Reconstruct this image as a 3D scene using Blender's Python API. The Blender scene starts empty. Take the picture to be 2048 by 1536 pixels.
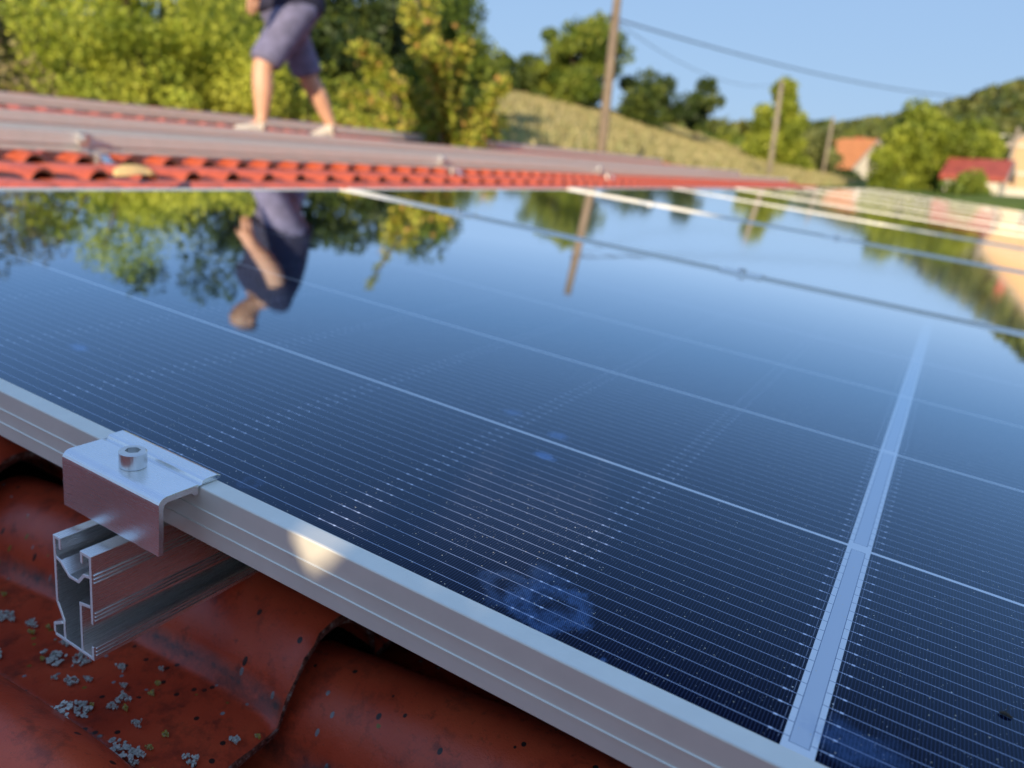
import bpy, math, random
import numpy as np
from mathutils import Matrix, Vector
random.seed(7); rng = np.random.default_rng(7)
SC = bpy.context.scene
COL = SC.collection

# ------------------------------------------------------------------ frames
ALPHA = math.radians(5.0)                      # pitch of the roof
RM = Matrix.Rotation(ALPHA, 4, 'Y')            # roof coordinates (X down the slope, Y along the eaves, Z normal) -> world
def roof(x, y, z=0.0): return RM @ Vector((x, y, z))

# ------------------------------------------------------------------ camera
Rc = Matrix(((0.857918, 0.494905, 0.138003), (0.272223, -0.210053, -0.939027), (-0.435741, 0.843177, -0.314933)))
CAMP = Vector((-0.00185, -0.23796, 0.19226))
FPX = 1557.7
cam_d = bpy.data.cameras.new('camera'); cam = bpy.data.objects.new('camera', cam_d); COL.objects.link(cam)
m3 = Matrix(((Rc[0][0], -Rc[1][0], -Rc[2][0]), (Rc[0][1], -Rc[1][1], -Rc[2][1]), (Rc[0][2], -Rc[1][2], -Rc[2][2])))
cam.matrix_world = RM @ (Matrix.Translation(CAMP) @ m3.to_4x4())
cam_d.sensor_fit = 'HORIZONTAL'; cam_d.sensor_width = 36.0; cam_d.lens = FPX / 2048 * 36
cam_d.clip_start = 0.01; cam_d.clip_end = 3000
cam_d.dof.use_dof = True; cam_d.dof.focus_distance = 0.355; cam_d.dof.aperture_fstop = 7.6; cam_d.dof.aperture_blades = 0
SC.camera = cam
CW = RM @ CAMP

def look(px, py):
    """world direction through photograph point (2048x1536)"""
    d = Vector(((px - 1024) / FPX, (py - 768) / FPX, 1.0))
    return (RM.to_3x3() @ (Rc.transposed() @ d)).normalized()
def at(px, py, dist):
    """world point seen there, at a given horizontal distance from the camera"""
    d = look(px, py); return CW + d * (dist / math.hypot(d.x, d.y))
def azel(az, el, dist):
    a = math.radians(az); return Vector((CW.x - math.sin(a) * dist, CW.y + math.cos(a) * dist, CW.z + math.tan(math.radians(el)) * dist))

# ------------------------------------------------------------------ sky, sun, exposure
SUN_EL = math.radians(12.5); SUN_AZ = math.radians(17.0)     # azimuth measured from -Y towards +X
SUN = Vector((math.sin(SUN_AZ) * math.cos(SUN_EL), -math.cos(SUN_AZ) * math.cos(SUN_EL), math.sin(SUN_EL)))
w = bpy.data.worlds.new('World'); SC.world = w; w.use_nodes = True
nt = w.node_tree; nt.nodes.clear()
sky = nt.nodes.new('ShaderNodeTexSky'); sky.sky_type = 'NISHITA'; sky.sun_disc = False
sky.sun_elevation = SUN_EL; sky.sun_rotation = math.atan2(SUN.x, SUN.y)
sky.altitude = 300; sky.air_density = 1.0; sky.dust_density = 0.35; sky.ozone_density = 2.2
bg = nt.nodes.new('ShaderNodeBackground'); bg.inputs[1].default_value = 0.15
wo = nt.nodes.new('ShaderNodeOutputWorld')
def vmul(v, k):
    n = nt.nodes.new('ShaderNodeVectorMath'); n.operation = 'MULTIPLY'; nt.links.new(v, n.inputs[0]); n.inputs[1].default_value = k; return n.outputs[0]
# softer fall-off from the horizon to the zenith than the bare model, channel by channel
sp = nt.nodes.new('ShaderNodeSeparateColor'); cb = nt.nodes.new('ShaderNodeCombineColor'); nt.links.new(vmul(sky.outputs[0], (.15, .15, .15)), sp.inputs[0])
for i_, (g_, t_) in enumerate(((.22, .318), (.20, .438), (.10, .628))):
    pw = nt.nodes.new('ShaderNodeMath'); pw.operation = 'POWER'; pw.inputs[1].default_value = g_; nt.links.new(sp.outputs[i_], pw.inputs[0])
    ml = nt.nodes.new('ShaderNodeMath'); ml.operation = 'MULTIPLY'; ml.inputs[1].default_value = t_ / .15; nt.links.new(pw.outputs[0], ml.inputs[0]); nt.links.new(ml.outputs[0], cb.inputs[i_])
nt.links.new(cb.outputs[0], bg.inputs[0]); nt.links.new(bg.outputs[0], wo.inputs[0])
sl = bpy.data.lights.new('sun', 'SUN'); sl.energy = 5.0; sl.angle = math.radians(0.5); sl.color = (1.0, 0.80, 0.56)
so = bpy.data.objects.new('sun', sl); COL.objects.link(so)
so.rotation_euler = SUN.to_track_quat('Z', 'Y').to_euler(); so.location = (0, -8, 8)
SC.view_settings.view_transform = 'Standard'; SC.view_settings.look = 'None'
SC.view_settings.gamma = 1; SC.view_settings.exposure = 0.45
SC.render.engine = 'CYCLES'
SC.cycles.use_denoising = True
SC.cycles.max_bounces = 8; SC.cycles.transparent_max_bounces = 8

# ------------------------------------------------------------------ object helpers
def tag(o, label=None, cat=None, group=None, kind=None):
    if label: o['label'] = label
    if cat: o['category'] = cat
    if group: o['group'] = group
    if kind: o['kind'] = kind
    return o
def thing(name, label, cat, M=None, group=None):
    o = bpy.data.objects.new(name, None); o.empty_display_size = 0.05; COL.objects.link(o)
    if M is not None: o.matrix_world = M
    return tag(o, label, cat, group)
def copy_thing(root, M, label, group=None):
    r = root.copy(); COL.objects.link(r); r.matrix_world = M; r['label'] = label
    if group: r['group'] = group
    def rec(a, b):
        for ch in list(a.children):
            if ch is b: continue
            c = ch.copy(); COL.objects.link(c); c.parent = b; rec(ch, c)
    rec(root, r)
    return r
class MB:
    def __init__(s): s.v = []; s.f = []; s.mi = []
    def add(s, vs, fs, mi=0):
        n = len(s.v); s.v += [tuple(v) for v in vs]; s.f += [tuple(i + n for i in f) for f in fs]; s.mi += [mi] * len(fs)
    def box(s, a, b, mi=0):
        x0, y0, z0 = a; x1, y1, z1 = b
        s.add([(x0,y0,z0),(x1,y0,z0),(x1,y1,z0),(x0,y1,z0),(x0,y0,z1),(x1,y0,z1),(x1,y1,z1),(x0,y1,z1)],
              [(0,3,2,1),(4,5,6,7),(0,1,5,4),(1,2,6,5),(2,3,7,6),(3,0,4,7)], mi)
    def tube(s, pts, rad, n=8, mi=0, cap=True):
        pts = [Vector(p) for p in pts]; k = len(pts)
        if not hasattr(rad, '__len__'): rad = [rad] * k
        vs = []
        for i, p in enumerate(pts):
            t = (pts[min(i+1, k-1)] - pts[max(i-1, 0)]).normalized()
            a = Vector((0,0,1)) if abs(t.z) < .9 else Vector((1,0,0))
            u = t.cross(a).normalized(); w_ = t.cross(u)
            vs += [p + (u * math.cos(2*math.pi*j/n) + w_ * math.sin(2*math.pi*j/n)) * rad[i] for j in range(n)]
        fs = [(i*n+j, i*n+(j+1) % n, (i+1)*n+(j+1) % n, (i+1)*n+j) for i in range(k-1) for j in range(n)]
        if cap: fs += [tuple(range(n))[::-1], tuple((k-1)*n+j for j in range(n))]
        s.add(vs, fs, mi)
    def extrude(s, poly, axis, a, b, mi=0):
        """closed 2D polygon extruded along an axis; axis 1: poly=(x,z); axis 0: poly=(y,z)"""
        n = len(poly)
        def P(q, t): return (q[0], t, q[1]) if axis == 1 else (t, q[0], q[1])
        s.add([P(q, a) for q in poly] + [P(q, b) for q in poly],
              [(i, (i+1) % n, n+(i+1) % n, n+i) for i in range(n)] + [tuple(range(n))[::-1], tuple(range(n, 2*n))], mi)
    def build(s, name, mats, parent=None, smooth=False, fix=True, bevel=None):
        me = bpy.data.meshes.new(name); me.from_pydata(s.v, [], s.f)
        if not isinstance(mats, (list, tuple)): mats = [mats]
        for m in mats: me.materials.append(m)
        if len(mats) > 1: me.polygons.foreach_set('material_index', s.mi)
        if fix:
            import bmesh
            bm = bmesh.new(); bm.from_mesh(me); bmesh.ops.recalc_face_normals(bm, faces=bm.faces); bm.to_mesh(me); bm.free()
        if smooth: me.polygons.foreach_set('use_smooth', [True] * len(me.polygons))
        o = bpy.data.objects.new(name, me); COL.objects.link(o)
        if parent is not None: o.parent = parent
        if bevel:
            b = o.modifiers.new('bevel', 'BEVEL'); b.width = bevel; b.segments = 2; b.limit_method = 'ANGLE'; b.angle_limit = math.radians(40)
        return o
def strip_poly(pts, t):
    """open 2D polyline -> closed outline of thickness t"""
    P = [Vector(p) for p in pts]; n = len(P); L = []; Rr = []
    for i in range(n):
        d0 = (P[i] - P[i-1]).normalized() if i > 0 else None
        d1 = (P[i+1] - P[i]).normalized() if i < n-1 else None
        if d0 is None: d0 = d1
        if d1 is None: d1 = d0
        n0 = Vector((-d0.y, d0.x)); n1 = Vector((-d1.y, d1.x)); m = (n0 + n1).normalized()
        k = t / 2 / max(.4, m.dot(n0)); L.append(P[i] + m * k); Rr.append(P[i] - m * k)
    return [tuple(q) for q in L + Rr[::-1]]

# ------------------------------------------------------------------ node helpers
class N:
    """tiny expression wrapper over shader maths"""
    nt = None
    def __init__(s, sock): s.s = sock
    @staticmethod
    def m(op, a, b=None, c=None):
        n = N.nt.nodes.new('ShaderNodeMath'); n.operation = op
        for i, q in enumerate((a, b, c)):
            if q is None: continue
            if isinstance(q, N): N.nt.links.new(q.s, n.inputs[i])
            else: n.inputs[i].default_value = q
        return N(n.outputs[0])
    def __add__(s, o): return N.m('ADD', s, o)
    def __radd__(s, o): return N.m('ADD', s, o)
    def __sub__(s, o): return N.m('SUBTRACT', s, o)
    def __rsub__(s, o): return N.m('SUBTRACT', o, s)
    def __mul__(s, o): return N.m('MULTIPLY', s, o)
    def __rmul__(s, o): return N.m('MULTIPLY', s, o)
    def __truediv__(s, o): return N.m('DIVIDE', s, o)
    def __lt__(s, o): return N.m('LESS_THAN', s, o)
    def __gt__(s, o): return N.m('GREATER_THAN', s, o)
    def abs(s): return N.m('ABSOLUTE', s)
    def fract(s): return N.m('FRACT', s)
    def floor(s): return N.m('FLOOR', s)
def Or(a, b): return N.m('MAXIMUM', a, b)
def And(*q):
    r = q[0]
    for x in q[1:]: r = r * x
    return r
class Mat:
    def __init__(s, name, rough=.5, metal=0., color=(.5,.5,.5), spec=.5):
        s.m = bpy.data.materials.new(name); s.m.use_nodes = True; s.nt = s.m.node_tree; N.nt = s.nt
        s.b = s.nt.nodes['Principled BSDF']; s.b.inputs['Roughness'].default_value = rough
        s.b.inputs['Metallic'].default_value = metal; s.b.inputs['Base Color'].default_value = (*color, 1)
        s.b.inputs['Specular IOR Level'].default_value = spec
        s.tc = s.nt.nodes.new('ShaderNodeTexCoord'); s.obj = s.tc.outputs['Object']
    def link(s, a, b): s.nt.links.new(a.s if isinstance(a, N) else a, b)
    def scale(s, v, src=None):
        n = s.nt.nodes.new('ShaderNodeMapping'); s.link(src or s.obj, n.inputs[0]); n.inputs['Scale'].default_value = v; return n.outputs[0]
    def noise(s, scale, detail=3, rough=.5, src=None, dist=0.):
        n = s.nt.nodes.new('ShaderNodeTexNoise'); n.inputs['Scale'].default_value = scale; n.inputs['Detail'].default_value = detail
        n.inputs['Roughness'].default_value = rough; n.inputs['Distortion'].default_value = dist; s.link(src or s.obj, n.inputs['Vector']); return N(n.outputs[0])
    def voronoi(s, scale, src=None, out='Distance', rnd=1.0):
        n = s.nt.nodes.new('ShaderNodeTexVoronoi'); n.inputs['Scale'].default_value = scale; n.inputs['Randomness'].default_value = rnd
        s.link(src or s.obj, n.inputs['Vector']); return n
    def ramp(s, fac, stops, interp='LINEAR'):
        n = s.nt.nodes.new('ShaderNodeValToRGB'); s.link(fac, n.inputs[0]); cr = n.color_ramp; cr.interpolation = interp
        while len(cr.elements) < len(stops): cr.elements.new(.5)
        for e, (p, c) in zip(cr.elements, stops): e.position = p; e.color = (*c, 1) if len(c) == 3 else c
        return n.outputs[0]
    def mix(s, fac, a, b):
        n = s.nt.nodes.new('ShaderNodeMix'); n.data_type = 'RGBA'
        for q, i in ((fac, 0), (a, 6), (b, 7)):
            if isinstance(q, N): s.nt.links.new(q.s, n.inputs[i])
            elif isinstance(q, (tuple, float, int)):
                n.inputs[i].default_value = (*q, 1) if isinstance(q, tuple) else q
            else: s.nt.links.new(q, n.inputs[i])
        return n.outputs[2]
    def color(s, c): s.link(c, s.b.inputs['Base Color'])
    def rough(s, c): s.link(c, s.b.inputs['Roughness'])
    def bump(s, h, strength=.5, dist=.001, to='Normal'):
        n = s.nt.nodes.new('ShaderNodeBump'); n.inputs['Strength'].default_value = strength; n.inputs['Distance'].default_value = dist
        s.link(h, n.inputs['Height']); s.nt.links.new(n.outputs[0], s.b.inputs[to]); return n
    def sep(s, src=None):
        n = s.nt.nodes.new('ShaderNodeSeparateXYZ'); s.link(src or s.obj, n.inputs[0]); return [N(o) for o in n.outputs]
def simple(name, col, rough=.6, metal=0., var=.15, scale=8., bump=0., bd=.002, spec=.5):
    m = Mat(name, rough, metal, col, spec); n = m.noise(scale, 4, .6)
    lo = tuple(c * (1 - var) for c in col); hi = tuple(min(1, c * (1 + var)) for c in col)
    m.color(m.ramp(n, [(.3, lo), (.7, hi)]))
    if bump: m.bump(n, bump, bd)
    return m.m

# ------------------------------------------------------------------ module dimensions (metres)
HALF = 1.2095; WID = 1.134; PITCH = 1.154; LIP = .011; CP = .1085; CB = .006; RP = .1845; R0 = .0125
MODS = 11

def glass_material(near=True):
    m = Mat('module_glass' if near else 'module_glass_far', .55)
    X, Y, Z = m.sep()
    ax = X.abs() - CB
    fx = (ax / CP).fract() * CP                # 0..CP inside a half cell, counted from the centre band
    fy = ((Y - R0) / RP).fract() * RP          # 0..RP inside a cell column
    inx = And(ax > 0.0, ax < 11 * CP - .001)
    iny = And(Y > R0, Y < R0 + 6 * RP - .0025)
    cell = And(inx, iny, fy < .182, fx > .0005, fx < CP - .0003)
    tone = m.noise(9, 2, .5)
    base = m.mix(tone, (.002, .0025, .012), (.004, .005, .020))
    # fingers
    fing = And(((X / .00136).fract() - .5).abs() < .085, cell)
    base = m.mix(fing * .30, base, (.12, .16, .32))
    # wires along the long side
    wy = ((fy - .0070) / .00876 + .5).fract() - .5
    wd = (wy * .00876).abs()
    won = And(fy > .0045, fy < .1780, iny, inx)
    wire = And(wd < .00016, won)
    base = m.mix(wire, base, (.46, .54, .72))
    gx = N.m('MINIMUM', fx, CP - fx)           # distance to nearest half-cell edge
    dot = And((gx - .0047).abs() < .00070, wd < .00050, won)
    comb = And(gx < .0046, gx > .0012, wd < .00042, ((X / .0009).fract()) < .45, won)
    edge = And((gx - .0013).abs() < .00008, wd > .0011, won, ax < .01)
    base = m.mix(Or(Or(dot, comb * .65), edge * .40), base, (.74, .80, .94))
    # white backsheet between the cell columns and in the centre band
    sheetc = m.mix(m.noise(120, 2, .5), (.82, .86, .87), (.87, .90, .90))
    gap = And(inx, Or(fy > .182, 1.0 - iny))
    band = ax < 0.0
    base = m.mix(Or(gap, Or(band, ax > 11 * CP - .001)), base, sheetc)
    # ribbon laid in the band, one piece for each cell column
    hw = .0034
    rib = And(X.abs() < hw, fy > .0045, fy < .1795, iny)
    ribe = And(X.abs() < hw + .0003, fy > .0042, fy < .1798, iny)
    tick = And(wd < .0002, won if False else And(fy > .0045, fy < .1780, iny), band, X.abs() > hw)
    base = m.mix(tick, base, (.22, .27, .36))
    base = m.mix(ribe, base, (.16, .21, .30))
    shade = m.noise(60, 2, .5, m.scale((1, .15, 1)))
    base = m.mix(rib, base, m.mix(shade, (.60, .66, .72), (.68, .73, .78)))
    if near:
        # dried smears left by fingertips and gloves
        fine = m.noise(75, 5, .7)
        weave = And(((X * 1.3 + Y * .4) / .0011).fract() < .62, ((Y) / .0009).fract() < .7)
        sm = None
        for cx, cy, rx, ry, ring, amp in ((-.1075, .031, .018, .0185, 1, .66), (-.1020, .024, .011, .010, 0, .45), (-.126, .031, .016, .014, 1, .35), (-.118, .052, .013, .009, 0, .30),
                                          (-.1835, .1725, .0095, .0060, 0, 1.3), (-.193, .2084, .009, .007, 0, .8), (-.236, .2222, .009, .007, 0, .6),
                                          (-.513, .082, .012, .007, 0, .9), (-.278, .0224, .007, .007, 1, .22), (-.013+.03, .0308, .020, .014, 0, .42),
                                          (-.0745, .0135, .0015, .002, 0, .6), (-.062, .0125, .002, .0016, 0, .6)):
            dx = (X - cx) / rx; dy = (Y - cy) / ry
            r = N.m('SQRT', dx * dx + dy * dy) + (fine - .5) * 1.9
            if ring: k = N.m('SMOOTH_MIN', N.m('SMOOTHSTEP', .25, .8, r) if False else ((r - .35) * 2.2), ((1.12 - r) * 3.0), .2)
            else: k = (1.0 - r) * 1.6
            k = N.m('MULTIPLY', N.m('MINIMUM', N.m('MAXIMUM', k, 0.0), 1.0), amp)
            sm = k if sm is None else Or(sm, k)
        lines = m.noise(420, 2, .5)
        smw = sm * (.35 + .65 * weave) * N.m('MINIMUM', lines * 1.9, 1.0)
        base = m.mix(smw, base, (.12, .24, .50))
        # grains of dust
        for sc, rr, col, amt in ((900, .14, (.65, .62, .56), .30), (430, .12, (.80, .68, .46), .24), (190, .065, (.85, .80, .70), .5)):
            v = m.voronoi(sc, m.scale((1, 1, .0001))); d = N(v.outputs['Distance']); cc = m.nt.nodes.new('ShaderNodeSeparateColor')
            m.nt.links.new(v.outputs['Color'], cc.inputs[0])
            dens = m.noise(7, 2, .5)
            g = And(d < rr, (N(cc.outputs[0]) < amt), N(cc.outputs[1]) < (dens * 1.5 - .25))
            base = m.mix(g, base, col)
    m.color(base)
    m.b.inputs['Specular IOR Level'].default_value = .0
    nt_ = m.nt
    h = m.noise(26, 2, .5)
    bp = nt_.nodes.new('ShaderNodeBump'); bp.inputs['Strength'].default_value = .10 if near else .30; bp.inputs['Distance'].default_value = .00035   # rolled glass: very shallow waves
    m.link(h, bp.inputs['Height'])
    fr = nt_.nodes.new('ShaderNodeFresnel'); fr.inputs['IOR'].default_value = 1.5
    gl = nt_.nodes.new('ShaderNodeBsdfGlossy'); gl.distribution = 'GGX'; gl.inputs['Roughness'].default_value = .025 if near else .055
    gl.inputs['Color'].default_value = (.68, .84, 1, 1)
    nt_.links.new(bp.outputs[0], gl.inputs['Normal'])
    N.nt = nt_
    fac = N.m('MINIMUM', N.m('MAXIMUM', N.m('MULTIPLY_ADD', N(fr.outputs[0]), 2.5, -.15), .005), 1.0)
    m.link(m.ramp(fac, [(.0, (.60, .80, 1)), (.55, (.64, .84, 1)), (1.0, (.97, .98, 1))]), gl.inputs['Color'])
    mx = nt_.nodes.new('ShaderNodeMixShader'); nt_.links.new(fac.s, mx.inputs[0]); nt_.links.new(m.b.outputs[0], mx.inputs[1]); nt_.links.new(gl.outputs[0], mx.inputs[2])
    nt_.links.new(mx.outputs[0], nt_.nodes['Material Output'].inputs[0])
    return m.m

def alu(name, col=(.80, .80, .79), rough=.38, metal=.85, lines=None, brushed=0.):
    m = Mat(name, rough, metal, col)
    n = m.noise(40, 3, .6)
    g = m.noise(1400, 2, .6)
    m.color(m.ramp(n, [(.3, tuple(c * .93 for c in col)), (.7, col)]))
    if brushed:
        s = m.noise(60, 4, .7, m.scale(brushed))
        m.rough(N.m('MULTIPLY_ADD', s, .25, rough - .12)); m.bump(s, .16, .0003)
    elif lines:
        X, Y, Z = m.sep()
        L = N.m('SINE', Y * (2 * math.pi / .00115))
        m.bump(L + g * .3, .30, .00012)
    else: m.bump(g, .12, .0002)
    return m.m

M = {}
M['glass'] = glass_material(True); M['glass_far'] = glass_material(False)
M['frame'] = alu('anodised_frame', (.90, .88, .77), .48, .40, lines=True)
M['rail'] = alu('rail_aluminium', (.92, .89, .85), .26, .9, brushed=(60, .6, 60))
M['saw_cut'] = alu('saw_cut_aluminium', (.95, .95, .95), .5, .35)
M['rail_dull'] = alu('dusty_rail_aluminium', (.84, .82, .80), .42, .45, brushed=(60, .6, 60))
M['clamp'] = alu('clamp_aluminium', (.90, .93, .95), .24, .88, brushed=(1.5, 40, 40))
M['steel'] = alu('stainless_steel', (.76, .76, .74), .32, .9)

# ------------------------------------------------------------------ terrain
def ss(a, b, x):
    t = np.clip((x - a) / (b - a), 0, 1); return t * t * (3 - 2 * t)
def ground_z(x, y):
    x = np.asarray(x, float); y = np.asarray(y, float)
    s = -x; r = np.hypot(x, y - 5)
    z = -3.2 + 3.15 * ss(9, 30, r) - .9 * ss(30, 80, r) * ss(5, -20, s)
    z = z + 4.6 * ss(4, 30, s) * ss(14, 50, y + s * .45) * (1 - .25 * ss(70, 140, r))
    z = z + 1.0 * ss(22, 48, s)
    d = np.hypot(x, y)
    az = np.degrees(np.arctan2(s, np.maximum(y, 1)))
    hill = 6.0 * ss(14, 8, az) + 13.0 * ss(9, -1, az) + 34 * ss(3, -18, az)
    z = z + hill * ss(110, 260, d) * (y > 0) * 1.0
    return z + .12 * np.sin(x * .31 + y * .17) * ss(12, 40, r)
def GZ(x, y): return float(ground_z(x, y))
def build_ground():
    xs = np.concatenate([np.linspace(-700, -80, 26)[:-1], np.linspace(-80, 80, 81), np.linspace(80, 700, 26)[1:]])
    ys = np.concatenate([np.linspace(-500, -40, 16)[:-1], np.linspace(-40, 130, 86), np.linspace(130, 900, 40)[1:]])
    GX, GY = np.meshgrid(xs, ys); Z = ground_z(GX, GY)
    v = np.stack([GX.ravel(), GY.ravel(), Z.ravel()], 1); nx = len(xs); ny = len(ys)
    f = [(j*nx+i, j*nx+i+1, (j+1)*nx+i+1, (j+1)*nx+i) for j in range(ny-1) for i in range(nx-1)]
    me = bpy.data.meshes.new('ground'); me.from_pydata(v.tolist(), [], f); me.polygons.foreach_set('use_smooth', [True] * len(f))
    m = Mat('meadow_ground', .95, 0, (.3, .26, .12), .1)
    X, Y, Z = m.sep()
    n = m.noise(.35, 5, .6); n2 = m.noise(3.0, 3, .6)
    dry = m.ramp(n2, [(.3, (.27, .25, .08)), (.7, (.46, .39, .18))])
    green = m.ramp(n2, [(.3, (.10, .15, .025)), (.7, (.20, .25, .05))])
    side = N.m('MULTIPLY_ADD', X, -1/9.0, -1.0) + (n - .5) * .8       # dry meadow up the slope to the left, green below
    N.nt = m.nt
    fac = N.m('MINIMUM', N.m('MAXIMUM', side, 0.0), 1.0)
    m.color(m.mix(fac, green, dry)); m.bump(n2, .6, .1)
    me.materials.append(m.m)
    o = bpy.data.objects.new('ground', me); COL.objects.link(o); tag(o, kind='structure')
build_ground()

# ------------------------------------------------------------------ leaves
def leaf_mat(name, cols, trans=.35, rough=.55):
    m = Mat(name, rough, 0, cols[0], .35)
    at_ = m.nt.nodes.new('ShaderNodeAttribute'); at_.attribute_name = 'tone'
    k = len(cols); c = m.ramp(N(at_.outputs['Fac']), [(i / max(1, k-1), q) for i, q in enumerate(cols)])
    m.color(c)
    tr = m.nt.nodes.new('ShaderNodeBsdfTranslucent'); m.link(c, tr.inputs[0])
    mx = m.nt.nodes.new('ShaderNodeMixShader'); mx.inputs[0].default_value = trans
    m.nt.links.new(m.b.outputs[0], mx.inputs[1]); m.nt.links.new(tr.outputs[0], mx.inputs[2])
    m.nt.links.new(mx.outputs[0], m.nt.nodes['Material Output'].inputs[0])
    return m.m
def leaf_mesh(name, pts, size, mat, parent=None, tones=None, flat=0.0, aim=None, long=1.5):
    """many small folded leaves, one at each point"""
    n = len(pts); pts = np.asarray(pts, float)
    nrm = rng.normal(size=(n, 3)); nrm[:, 2] += flat
    if aim is not None: nrm = nrm * .45 + np.array(aim)[None, :]
    nrm /= np.linalg.norm(nrm, axis=1)[:, None]
    a = rng.normal(size=(n, 3)); a -= nrm * (a * nrm).sum(1)[:, None]; a /= np.linalg.norm(a, axis=1)[:, None]
    b = np.cross(nrm, a); s = size * rng.uniform(.6, 1.35, n)[:, None]
    v = np.stack([pts - a*s*long*.5, pts + b*s*.5 + nrm*s*.12, pts + a*s*long*.5 - nrm*s*.15, pts - b*s*.5 + nrm*s*.12], 1).reshape(-1, 3)
    me = bpy.data.meshes.new(name); me.vertices.add(4*n); me.vertices.foreach_set('co', v.ravel())
    me.loops.add(4*n); me.loops.foreach_set('vertex_index', np.arange(4*n)); me.polygons.add(n)
    me.polygons.foreach_set('loop_start', np.arange(0, 4*n, 4)); me.polygons.foreach_set('loop_total', np.full(n, 4))
    me.update(calc_edges=True); me.materials.append(mat)
    if tones is None: tones = rng.uniform(0, 1, n)
    at_ = me.attributes.new('tone', 'FLOAT', 'FACE'); at_.data.foreach_set('value', np.clip(tones, 0, 1).astype(np.float32))
    o = bpy.data.objects.new(name, me); COL.objects.link(o)
    if parent is not None: o.parent = parent
    return o
def clumpy(center, radii, nclump, nleaf, csize, shell=.55, cut=None):
    c = []
    while len(c) < nclump:
        p = rng.normal(size=3); p /= np.linalg.norm(p); p *= rng.uniform(shell, 1.0)
        c.append(p)
    c = np.array(c) * np.array(radii) + np.array(center)
    cs = csize * rng.uniform(.55, 1.35, nclump)
    idx = rng.integers(0, nclump, nleaf)
    d = rng.normal(size=(nleaf, 3)); d /= np.linalg.norm(d, axis=1)[:, None]
    d *= (rng.uniform(0, 1, nleaf) ** .45)[:, None]
    pts = c[idx] + d * cs[idx][:, None] * np.array([1, 1, .75])
    tone = rng.uniform(0, 1, nclump)[idx] * .6 + rng.uniform(0, .4, nleaf)
    return pts, tone, c
M['bark'] = simple('bark', (.12, .085, .055), .9, 0, .35, 6, .6, .02)
M['bark_dark'] = simple('bark_dark', (.06, .045, .03), .9, 0, .35, 6, .6, .02)
def tree(name, label, base, top, radii, mat, nclump=60, nleaf=9000, leaf=.08, csize=.6, shell=.5, extra=(), cat='tree', group=None, limbs=7, zc=None, bark='bark', trunk_r=None):
    """base: (x,y) ; top: world z of the crown's top ; radii: crown half sizes"""
    bx_, by_ = base; gz = GZ(bx_, by_); cz = (top - radii[2]) if zc is None else zc
    t = thing(name, label, cat, Matrix.Translation((bx_, by_, gz)), group)
    pts, tone, cl = clumpy((0, 0, cz - gz), radii, nclump, nleaf, csize, shell)
    for (ex, ey, ez, er, en) in extra:
        p2, t2, c2 = clumpy((ex, ey, ez - gz), (er, er, er * .9), max(3, en // 220), en, csize * .7, .2)
        pts = np.concatenate([pts, p2]); tone = np.concatenate([tone, t2]); cl = np.concatenate([cl, c2])
    leaf_mesh('crown', pts, leaf, mat, t, tone)
    mb = MB(); tr = trunk_r or max(.08, radii[0] * .07)
    H = cz - gz
    mb.tube([(0, 0, -.3), (.05, .02, H*.35), (-.04, .05, H*.75), (0, 0, H + radii[2]*.5)], [tr*1.3, tr, tr*.75, tr*.25], 8)
    for i in range(min(limbs, len(cl))):
        c = cl[rng.integers(0, len(cl))]; z0 = H * rng.uniform(.45, .85)
        mid = (c[0]*.5, c[1]*.5, z0 + (c[2]-z0)*.6)
        mb.tube([(0, 0, z0), mid, tuple(c)], [tr*.5, tr*.3, tr*.08], 5, cap=False)
    mb.build('trunk', M[bark], t, smooth=True)
    return t

G_YEL = leaf_mat('leaves_yellow_green', [(.12, .18, .02), (.36, .45, .05), (.60, .64, .09), (.50, .55, .07)], .42)
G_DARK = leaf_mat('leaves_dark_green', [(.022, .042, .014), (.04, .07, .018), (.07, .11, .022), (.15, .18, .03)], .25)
G_MID = leaf_mat('leaves_mid_green', [(.035, .065, .012), (.09, .15, .02), (.20, .26, .035), (.32, .34, .05)], .35)
G_DRY = leaf_mat('leaves_olive_brown', [(.05, .07, .02), (.15, .16, .05), (.30, .26, .12), (.55, .42, .25)], .3)
G_FRUIT = leaf_mat('leaves_fruit_tree', [(.10, .16, .015), (.32, .38, .04), (.55, .52, .08), (.66, .36, .12)], .4)
G_PALE = leaf_mat('leaves_pale_green', [(.12, .15, .05), (.20, .23, .07), (.28, .30, .10)], .35)
G_BRIGHT = leaf_mat('leaves_bright_green', [(.10, .15, .015), (.30, .36, .04), (.52, .56, .08)], .4)

def tree_at(name, label, az, dist, el_top, rx, rz, mat, **k):
    p = azel(az, el_top, dist)
    return tree(name, label, (p.x, p.y), p.z, (rx, k.pop('ry', rx), rz), mat, **k)

GT = 'trees along the left of the roof'
tree_at('leafy_tree', 'sparse olive brown tree at the far left edge of the photo', 64.5, 9.5, 20.5, 1.3, 2.7, G_DRY, nclump=50, nleaf=15000, leaf=.042, csize=.42, shell=.25, group=GT)
tree_at('leafy_tree', 'tall bright yellow green tree behind the roof left of the person', 52.5, 10.5, 16.0, 1.9, 2.6, G_YEL, nclump=110, nleaf=52000, leaf=.036, csize=.46, shell=.35, group=GT,
        extra=((-.5, -1.2, -.2, 1.2, 5000), (1.2, .9, .2, 1.1, 4000), (.2, -.4, -1.0, 1.5, 6000), (.9, -1.3, .4, 1.3, 7000), (.5, -.9, 1.5, 1.2, 5000)))
tree_at('leafy_tree', 'dark tree behind the sparse olive brown tree at the far left', 61.0, 16, 17.0, 3.0, 3.9, G_DARK, nclump=80, nleaf=15000, leaf=.10, csize=.8, shell=.3, group=GT, bark='bark_dark')
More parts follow.
